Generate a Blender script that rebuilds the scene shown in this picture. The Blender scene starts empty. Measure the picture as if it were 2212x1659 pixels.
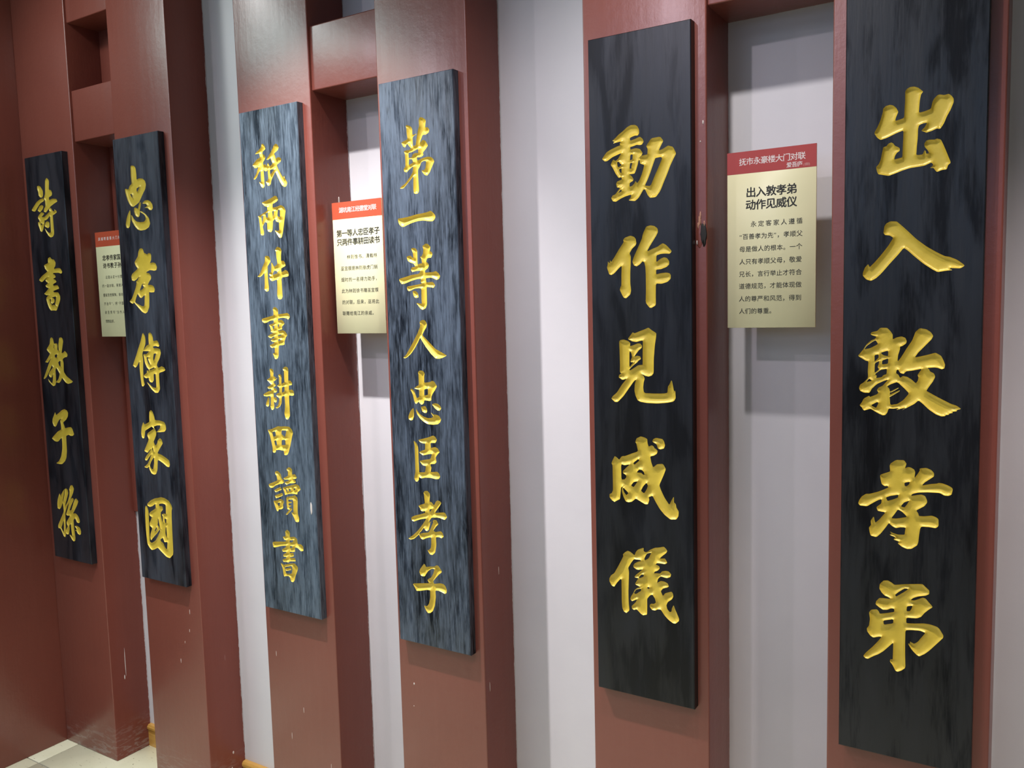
import bpy, bmesh, math, random
import numpy as np
from mathutils import Vector, Matrix

# ---------------------------------------------------------------- scale
S = 1.635                       # metres per survey unit
FZ = 0.9772                     # floor below the survey origin
def P(x, y, z): return Vector((x * S, y * S, (z + FZ) * S))
sc = bpy.context.scene
COL = sc.collection

# ---------------------------------------------------------------- camera
cd = bpy.data.cameras.new('camera'); cam = bpy.data.objects.new('camera', cd); COL.objects.link(cam)
cd.sensor_fit = 'HORIZONTAL'; cd.sensor_width = 36.0; cd.lens = 36.0 * 1824.19 / 2212.0
cd.clip_start = 0.02; cd.clip_end = 60
r_ = Vector((0.8481, 0.5292, -0.0257)).normalized(); u_ = Vector((-0.0275, 0.0925, 0.9953)); f_ = Vector((-0.5291, 0.8435, -0.0930)).normalized()
u_ = r_.cross(f_).normalized(); r_ = f_.cross(u_).normalized()
M = Matrix((r_, u_, -f_)).transposed().to_4x4(); M.translation = P(2.3001, -1.0, -0.0294); cam.matrix_world = M
sc.camera = cam

# ---------------------------------------------------------------- world, light, exposure
w = bpy.data.worlds.new('world'); sc.world = w; w.use_nodes = True
w.node_tree.nodes['Background'].inputs[0].default_value = (0.80, 0.86, 1.0, 1)
w.node_tree.nodes['Background'].inputs[1].default_value = 0.25
sc.view_settings.view_transform = 'Standard'; sc.view_settings.look = 'None'
sc.view_settings.exposure = 0.06; sc.view_settings.gamma = 1.0; sc.view_settings.use_curve_mapping = False
LAMPS = [  # kind, x, y, z (survey units), watts, colour, radius, aim, cone
    ('near', 0.72, -0.385, 0.745, 15, (0.96, 0.97, 0.96), .07, (0.80, 0.0, 0.0), 125),
    ('near', 1.33, -0.385, 0.745, 225, (0.98, 0.95, 0.97), .018, (1.33, 0.02, -1.5), 80),
    ('near', 1.94, -0.375, 0.745, 54, (0.99, 0.955, 0.97), .026, (1.90, 0.0, -0.95), 98),
    ('near', 2.58, -0.375, 0.745, 125, (1.0, 0.91, 0.92), .026, (2.50, 0.0, -1.4), 66),  # guessed next lamp of the row, added to brighten the right wall
    ('far', 0.69, -1.25, 0.745, 30, (0.95, 0.86, 0.97), .03, (1.3, 0.0, -0.75), 92),
    ('far', 1.60, -1.00, 0.745, 34, (0.95, 0.84, 0.97), .03, (1.75, 0.0, -0.65), 92),
]
def new_light(kind, name, loc, watts, col, **kw):
    l = bpy.data.lights.new(name, kind); l.energy = watts; l.color = col
    for k, v in kw.items(): setattr(l, k, v)
    o = bpy.data.objects.new(name, l); COL.objects.link(o); o.location = loc
    return o
for kind, x, y, z, wt, c, rad, aim, cone in LAMPS:
    o = new_light('SPOT', 'spot_' + kind, P(x, y, z), wt, c, shadow_soft_size=rad, spot_size=math.radians(cone), spot_blend=0.9)
    o.rotation_euler = (P(*aim) - P(x, y, z)).to_track_quat('-Z', 'Y').to_euler()
for x, y, wt, sx, sy, c in ((0.42, -0.92, 24, 0.8, 1.2, (0.74, 1.0, 0.98)), (1.35, -1.75, 11, 1.2, 1.2, (0.58, 0.72, 1.0)), (-0.9, -1.6, 14, 1.2, 1.2, (0.62, 0.78, 1.0)), (2.9, -1.7, 3, 0.6, 1.2, (1.0, 0.93, 0.90))):
    new_light('AREA', 'ceiling_area_light', P(x, y, 0.79), wt, c, shape='RECTANGLE', size=sx, size_y=sy)   # first placed from the glare, the others unseen fill added for sheen
o = new_light('AREA', 'blue_sheen_light', P(1.3, -2.58, 0.45), 15, (0.38, 0.62, 1.0), shape='RECTANGLE', size=4.2, size_y=0.8)   # unseen blue area light added for sheen on the upper boards
o.rotation_euler = (math.radians(90), 0, 0)

# ---------------------------------------------------------------- helpers
def tag(o, label=None, cat=None, group=None, kind=None):
    if label: o['label'] = label
    if cat: o['category'] = cat
    if group: o['group'] = group
    if kind: o['kind'] = kind
    return o
def link(name, me, mat=None, parent=None):
    o = bpy.data.objects.new(name, me); COL.objects.link(o)
    if mat: me.materials.append(mat)
    if parent: o.parent = parent
    return o
def empty(name, loc):
    o = bpy.data.objects.new(name, None); COL.objects.link(o); o.location = loc; o.empty_display_size = .05
    return o
def box_mesh(name, lo, hi, bevel=0.0, seg=2, wob=0.0, seed=0):
    bm = bmesh.new(); bmesh.ops.create_cube(bm, size=1)
    lo, hi = Vector(lo), Vector(hi); d = hi - lo; c = (lo + hi) / 2
    for v in bm.verts: v.co = Vector((c[i] + v.co[i] * d[i] for i in range(3)))
    if bevel: bmesh.ops.bevel(bm, geom=list(bm.edges), offset=bevel, segments=seg, profile=0.6, affect='EDGES')
    me = bpy.data.meshes.new(name); bm.to_mesh(me); bm.free()
    if bevel:
        for p in me.polygons: p.use_smooth = True
        me.set_sharp_from_angle(angle=math.radians(50))
    return me
def box(name, lo, hi, mat, parent=None, bevel=0.0, seg=2):
    return link(name, box_mesh(name, lo, hi, bevel, seg), mat, parent)

class NT:                                                     # tiny node helper
    def __init__(s, name):
        s.m = bpy.data.materials.new(name); s.m.use_nodes = True; s.t = s.m.node_tree
        s.b = s.t.nodes['Principled BSDF']
    def n(s, typ, **kw):
        nd = s.t.nodes.new(typ)
        for k, v in kw.items():
            if k.startswith('i_'):
                key = k[2:]; key = int(key) if key.isdigit() else key.replace('_', ' ')
                nd.inputs[key].default_value = v
            else: setattr(nd, k, v)
        return nd
    def l(s, a, b): s.t.links.new(a, b)
    def coords(s, scale=(1, 1, 1), kind='Object'):
        c = s.n('ShaderNodeTexCoord'); mp = s.n('ShaderNodeMapping'); mp.inputs['Scale'].default_value = scale
        s.l(c.outputs[kind], mp.inputs['Vector']); return mp.outputs['Vector']
    def noise(s, vec, scale, detail=4, rough=0.55, dist=0.0):
        nd = s.n('ShaderNodeTexNoise'); nd.inputs['Scale'].default_value = scale; nd.inputs['Detail'].default_value = detail
        nd.inputs['Roughness'].default_value = rough; nd.inputs['Distortion'].default_value = dist
        s.l(vec, nd.inputs['Vector']); return nd.outputs['Fac']
    def ramp(s, fac, stops):
        r = s.n('ShaderNodeValToRGB'); e = r.color_ramp.elements
        while len(e) < len(stops): e.new(0.5)
        for i, (p, c) in enumerate(stops):
            e[i].position = p; e[i].color = c if len(c) == 4 else (*c, 1)
        s.l(fac, r.inputs['Fac']); return r.outputs['Color']
    def mix(s, fac, a, b, mode='MIX'):
        m = s.n('ShaderNodeMix', data_type='RGBA', blend_type=mode)
        for src, i in ((fac, 0), (a, 6), (b, 7)):
            if hasattr(src, 'links') or hasattr(src, 'is_linked'): s.l(src, m.inputs[i])
            else: m.inputs[i].default_value = src if i == 0 else (src if len(src) == 4 else (*src, 1))
        return m.outputs[2]
    def math(s, op, a, b=0.0, clamp=False):
        m = s.n('ShaderNodeMath', operation=op, use_clamp=clamp)
        for src, i in ((a, 0), (b, 1)):
            if hasattr(src, 'is_linked'): s.l(src, m.inputs[i])
            else: m.inputs[i].default_value = src
        return m.outputs[0]
    def bump(s, h, strength, dist=0.001):
        b = s.n('ShaderNodeBump'); b.inputs['Strength'].default_value = strength; b.inputs['Distance'].default_value = dist
        s.l(h, b.inputs['Height']); s.l(b.outputs['Normal'], s.b.inputs['Normal']); return b
    def set(s, name, v):
        if hasattr(v, 'is_linked'): s.l(v, s.b.inputs[name])
        else: s.b.inputs[name].default_value = v if not isinstance(v, tuple) or len(v) == 4 else (*v, 1)

# ---------------------------------------------------------------- materials
def m_wall():
    n = NT('white_plaster'); v = n.coords()
    a = n.noise(v, 3.0, 3); n.set('Base Color', n.ramp(a, [(0.3, (0.635, 0.615, 0.625)), (0.7, (0.69, 0.67, 0.68))]))
    n.set('Roughness', 0.45)
    st = n.coords((6, 6, 1)); n.bump(n.math('ADD', n.noise(v, 60, 5), n.noise(st, 8, 3)), 0.12, 0.002); return n.m
def m_red(name='dark_red_paint', wear=True, sheen=1.0):
    n = NT(name); v = n.coords(); st = n.coords((40, 40, 1.6)); st2 = n.coords((14, 14, 1.0))
    base = n.ramp(n.noise(v, 2.2, 4), [(0.3, (0.190, 0.050, 0.035)), (0.7, (0.216, 0.059, 0.041))])
    s = n.noise(st2, 3, 4); base = n.mix(n.math('MULTIPLY', n.ramp(s, [(0.5, (0, 0, 0)), (0.75, (1, 1, 1))]), 0.12), base, (0.26, 0.085, 0.06))
    if wear:
        # pale nicks, drips and scuffs that sit on the paint
        dv = n.coords((60, 60, 6)); d = n.noise(dv, 1.3, 2, 0.4)
        drip = n.ramp(d, [(0.80, (0, 0, 0)), (0.82, (1, 1, 1))])
        base = n.mix(n.math('MULTIPLY', drip, 0.7), base, (0.5, 0.42, 0.38))
        sep = n.n('ShaderNodeSeparateXYZ'); geo = n.n('ShaderNodeNewGeometry'); n.l(geo.outputs['Position'], sep.inputs[0])
        low = n.math('SUBTRACT', 1.0, n.math('DIVIDE', sep.outputs[2], 0.14), clamp=True)
        sv = n.coords((8, 8, 30)); sn = n.noise(sv, 2.5, 6, 0.65, 1.0)
        sc_ = n.math('MULTIPLY', n.ramp(sn, [(0.50, (0, 0, 0)), (0.60, (1, 1, 1))]), low, clamp=True)
        base = n.mix(n.math('MULTIPLY', sc_, 0.8), base, (0.30, 0.22, 0.20))
        # ragged white where the wall paint laps over the back edge of each post
        rag = n.math('MULTIPLY', n.noise(n.coords((1, 1, 1)), 26, 5, 0.7), 0.011)
        edge = n.math('GREATER_THAN', n.math('ADD', sep.outputs[1], rag), 0.0842 * S + 0.0020)
        base = n.mix(edge, base, (0.62, 0.58, 0.58))
    n.set('Base Color', base)
    rr = n.noise(st, 1.0, 4); n.set('Roughness', n.math('ADD', n.math('MULTIPLY', rr, 0.12), 0.26))
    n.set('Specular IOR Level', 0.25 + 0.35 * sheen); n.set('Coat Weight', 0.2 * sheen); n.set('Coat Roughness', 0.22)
    h = n.math('ADD', n.math('MULTIPLY', n.noise(st, 1.2, 5, 0.6), 1.0), n.math('MULTIPLY', n.noise(v, 45, 5, 0.65), 1.3))
    n.bump(h, 0.40, 0.0011); return n.m
def m_board(seed):
    n = NT('black_lacquer'); c = n.n('ShaderNodeTexCoord'); 
    def cs(sx, sz, off=0.0):
        mp = n.n('ShaderNodeMapping'); mp.inputs['Scale'].default_value = (sx, sx, sz); mp.inputs['Location'].default_value = (seed * 3.7 + off, 0, seed * 5.1)
        n.l(c.outputs['Object'], mp.inputs['Vector']); return mp.outputs['Vector']
    fib = FIBRE[seed]
    broad, mid, st, fine = cs(8, 1.6), cs(22, 4.5, 2), cs(60, 5.0, 4), cs(260, 22, 9)
    cloud = n.noise(broad, 1.2, 3, 0.5, 0.4); blot = n.noise(mid, 1.0, 2 + 3 * fib, 0.45 + 0.17 * fib, 0.5 + 0.3 * fib); streak = n.noise(st, 1.0, 6, 0.7, 0.3); hair = n.noise(fine, 1.0, 4, 0.6)
    f = n.math('ADD', n.math('ADD', n.math('MULTIPLY', cloud, 0.55 - 0.15 * fib), n.math('MULTIPLY', blot, 0.37)), n.math('MULTIPLY', streak, 0.08 + 0.15 * fib))
    wear, lo, hi = BOARD_WEAR_SHEEN[seed]
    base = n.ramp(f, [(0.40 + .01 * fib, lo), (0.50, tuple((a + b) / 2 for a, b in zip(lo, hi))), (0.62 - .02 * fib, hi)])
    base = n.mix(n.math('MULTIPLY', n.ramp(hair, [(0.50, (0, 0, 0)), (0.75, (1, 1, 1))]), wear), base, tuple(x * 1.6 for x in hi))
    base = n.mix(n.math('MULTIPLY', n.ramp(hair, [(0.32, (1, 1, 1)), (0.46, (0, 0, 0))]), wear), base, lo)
    n.set('Base Color', base)
    patch = n.math('ADD', n.math('MULTIPLY', blot, 0.85 - 0.3 * fib), n.math('MULTIPLY', hair, 0.15 + 0.3 * fib))
    n.set('Specular IOR Level', n.ramp(patch, [(0.40, (SPLO[seed],) * 3), (0.52, (SPHI[seed],) * 3)]))
    n.set('Roughness', n.math('ADD', n.math('MULTIPLY', streak, 0.28), 0.24))
    n.bump(n.math('ADD', n.math('MULTIPLY', hair, 0.6), streak), 0.14 + 0.26 * fib, 0.0011); return n.m
FIBRE = [0.0, 0.15, 1.0, 0.9, 0.1, 0.35]
SPLO = [0.15, 0.15, 0.10, 0.12, 0.30, 0.22]; SPHI = [0.6, 0.66, 0.66, 0.66, 0.52, 0.56]
BOARD_WEAR_SHEEN = [(0.20, (0.004, 0.005, 0.007), (0.022, 0.026, 0.035)),  # blue-grey tones paint reflected light into the lacquer, alongside fine wear streaks
              (0.35, (0.005, 0.006, 0.009), (0.040, 0.049, 0.066)),
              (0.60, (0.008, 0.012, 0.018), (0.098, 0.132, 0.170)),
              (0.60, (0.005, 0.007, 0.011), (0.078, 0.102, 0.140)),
              (0.15, (0.004, 0.004, 0.005), (0.010, 0.011, 0.016)),
              (0.20, (0.004, 0.004, 0.005), (0.010, 0.011, 0.014))]
def m_gold():
    n = NT('gold_paint'); v = n.coords()
    n.set('Base Color', n.ramp(n.noise(v, 40, 4), [(0.3, (0.62, 0.445, 0.045)), (0.7, (0.72, 0.53, 0.065))]))
    n.set('Metallic', 0.1); n.set('Roughness', 0.36); n.set('Specular IOR Level', 0.5)
    n.bump(n.noise(v, 260, 3), 0.25, 0.0008); return n.m
def m_plain(name, col, rough=0.5, spec=0.5, metal=0.0):
    n = NT(name); v = n.coords(); k = n.noise(v, 12, 3)
    n.set('Base Color', n.ramp(k, [(0.3, tuple(c * 0.96 for c in col)), (0.7, col)])); n.set('Roughness', rough)
    n.set('Specular IOR Level', spec); n.set('Metallic', metal); return n.m
def m_tile():
    n = NT('cream_stone_tile'); v = n.coords()
    a = n.noise(v, 5, 5); base = n.ramp(a, [(0.3, (0.66, 0.64, 0.44)), (0.7, (0.78, 0.76, 0.55))])
    f = n.noise(n.coords((1, 2.2, 1)), 48, 3, 0.6, 0.6)
    base = n.mix(n.ramp(f, [(0.66, (0, 0, 0)), (0.72, (1, 1, 1))]), base, (0.22, 0.20, 0.13))
    n.set('Base Color', base); n.set('Roughness', 0.22); return n.m
def m_wood():
    n = NT('golden_wood'); v = n.coords((1, 1, 14)); a = n.noise(v, 6, 5, 0.6, 0.5)
    n.set('Base Color', n.ramp(a, [(0.3, (0.42, 0.21, 0.035)), (0.7, (0.62, 0.36, 0.09))])); n.set('Roughness', 0.3); return n.m
WALL, RED, GOLD, TILE, WOOD = m_wall(), m_red(), m_gold(), m_tile(), m_wood()
RED_PLAIN = m_red('dark_red_wall_paint', False)
RED_SIDE = m_red('dark_red_paint_dimmed', True, 0.15)
CREAM = m_plain('cream_acrylic', (0.76, 0.71, 0.43), 0.35); SIGN_RED = m_plain('red_print', (0.40, 0.045, 0.03), 0.3)
SIGN_ORANGE = m_plain('orange_red_print', (0.50, 0.085, 0.04), 0.3)
INK = m_plain('black_ink', (0.015, 0.013, 0.008), 0.5); WHITE_INK = m_plain('white_ink', (0.75, 0.66, 0.62), 0.5)
PINK_INK = m_plain('pink_ink', (0.62, 0.30, 0.26), 0.5); STEEL = m_plain('brushed_steel', (0.5, 0.5, 0.5), 0.35, 0.5, 1.0)
GROUT = m_plain('grey_grout', (0.30, 0.29, 0.23), 0.8); CEIL = m_plain('white_ceiling_paint', (0.62, 0.62, 0.64), 0.7)
BARE = m_plain('bare_wood', (0.50, 0.25, 0.16), 0.6); HOLE = m_plain('knot_hollow_shade', (0.02, 0.018, 0.016), 0.8)
DRIP = m_plain('pale_paint_spot', (0.62, 0.55, 0.50), 0.5)

# ---------------------------------------------------------------- the room
D = 0.0842; XL = -1.9; X0 = 0.4672; X1 = 4.0; YF = -2.6; ZC = 0.80
PX = [0.4672, 0.6549, 0.7925, 0.9627, 1.1416, 1.3099, 1.4479, 1.6122, 1.7929, 1.9560, 2.0989, 2.2653]
def struct(name, lo, hi, mat, **kw): return tag(box(name, P(*lo), P(*hi), mat, **kw), kind='structure')
TAN = m_plain('tan_plaster', (0.34, 0.26, 0.22), 0.6)
struct('wall_back', (XL - .1, D, -FZ), (X1 + .1, D + .1, ZC), WALL)
struct('wall_left', (X0 - .12, -0.42, -FZ), (X0, D, ZC), RED_PLAIN, bevel=.004)
struct('wall_left', (XL - .1, YF, -FZ), (XL, D, ZC), TAN)
struct('wall_right', (X1, YF, -FZ), (X1 + .1, D, ZC), TAN)
struct('wall_front', (XL - .1, YF - .1, -FZ), (X1 + .1, YF, ZC), TAN)
struct('ceiling', (XL - .1, YF - .1, ZC), (X1 + .1, D + .1, ZC + .06), CEIL)
fl = tag(box('floor', P(XL - .1, YF - .1, -FZ - .06), P(X1 + .1, D + .1, -FZ) - Vector((0, 0, .002)), GROUT), kind='structure')
TS = 0.367; gx, gy = 0.509, -0.088; g = 0.0012
tmesh = {}
for i in range(-7, 10):
    for j in range(-7, 1):
        a, b = max(gx + i * TS + g, XL), min(gx + (i + 1) * TS - g, X1)
        c, d = max(gy + j * TS + g, YF), min(gy + (j + 1) * TS - g, D)
        if b - a < .01 or d - c < .01: continue
        sz = (round((b - a) * S, 4), round((d - c) * S, 4))
        if sz not in tmesh:
            tmesh[sz] = box_mesh('floor_tile', (0, 0, -.004), (sz[0], sz[1], 0), 0.0008, 1); tmesh[sz].materials.append(TILE)
        t = link('floor_tile', tmesh[sz], None, fl); t.location = P(a, c, -FZ)
def skirting(name, x0, x1):                                   # golden wood skirting between the frames: board with a bead on top
    prof = [(0, 0), (-.013, 0), (-.013, .060), (-.017, .064), (-.017, .072), (-.012, .079), (0, .0798)]
    bm = bmesh.new(); n = len(prof)
    vs = [[bm.verts.new(P(x, D, -FZ) + Vector((0, a, b))) for a, b in prof] for x in (x0, x1)]
    for k in range(n): bm.faces.new((vs[0][k], vs[0][(k + 1) % n], vs[1][(k + 1) % n], vs[1][k]))
    bm.faces.new(vs[0][::-1]); bm.faces.new(vs[1]); bmesh.ops.recalc_face_normals(bm, faces=bm.faces)
    me = bpy.data.meshes.new(name); bm.to_mesh(me); bm.free()
    return tag(link(name, me, WOOD), kind='structure')
for k, (a, b) in enumerate(((PX[1], PX[2]), (PX[3], PX[4]), (PX[5], PX[6]), (PX[7], PX[8]), (PX[9], PX[10]), (PX[11], X1))):
    skirting('baseboard_back' if k == 0 else 'baseboard_back.%03d' % k, a, b)

# ---------------------------------------------------------------- the three H-shaped timber frames
REC = 0.0051; BL = .0020 * S
fl_labels = ['dark red timber frame in the corner beside the dark red side wall',
             'dark red timber frame in the middle, with a glossy glare across its upper crosspiece',
             'dark red timber frame furthest right, with a knot hole chipped in one post edge']
for k in range(3):
    a0, a1, b0, b1 = PX[4 * k:4 * k + 4]
    root = empty('timber_frame', P(a0, 0, -FZ)); bpy.context.view_layer.update()
    tag(root, fl_labels[k], 'frame', 'H-shaped frames against the white wall')
    inv = root.location
    def part(name, lo, hi, bevel=BL):
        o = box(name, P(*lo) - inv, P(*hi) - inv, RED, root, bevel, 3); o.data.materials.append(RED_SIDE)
        for p in o.data.polygons:                              # flanks: gloss cut in a copy of the paint, so they come out shaded
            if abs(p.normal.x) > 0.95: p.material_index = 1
        return o
    part('post', (a0, 0, -FZ), (a1, D, ZC)); part('post', (b0, 0, -FZ), (b1, D, ZC))
    part('crosspiece', (a1 - .002, REC, 0.3168), (b0 + .002, D, 0.4162))
    part('crosspiece', (a1 - .002, REC, 0.5464), (b0 + .002, D, ZC))
    if k == 0:                                                 # the top opening of the corner frame is closed at the back
        part('backing_strip', (a1 - .002, D - .012, 0.4162), (b0 + .002, D, 0.5464), .0005)
        part('backing_strip', (a1 - .002, D - .006, -0.45), (a1 + .009, D, 0.3168), .0005)
        rnd = random.Random(4)
        for q in range(16):                                    # smears of white wall paint on it
            z = 0.42 + rnd.random() * .075; x = b0 - .006 - rnd.random() * .018; hh = .004 + rnd.random() * .02
            o = box('paint_smear', P(x, D - .0126, z) - inv, P(x + .002 + rnd.random() * .006, D - .0119, z + hh) - inv, DRIP, root, .0003, 1)
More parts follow.
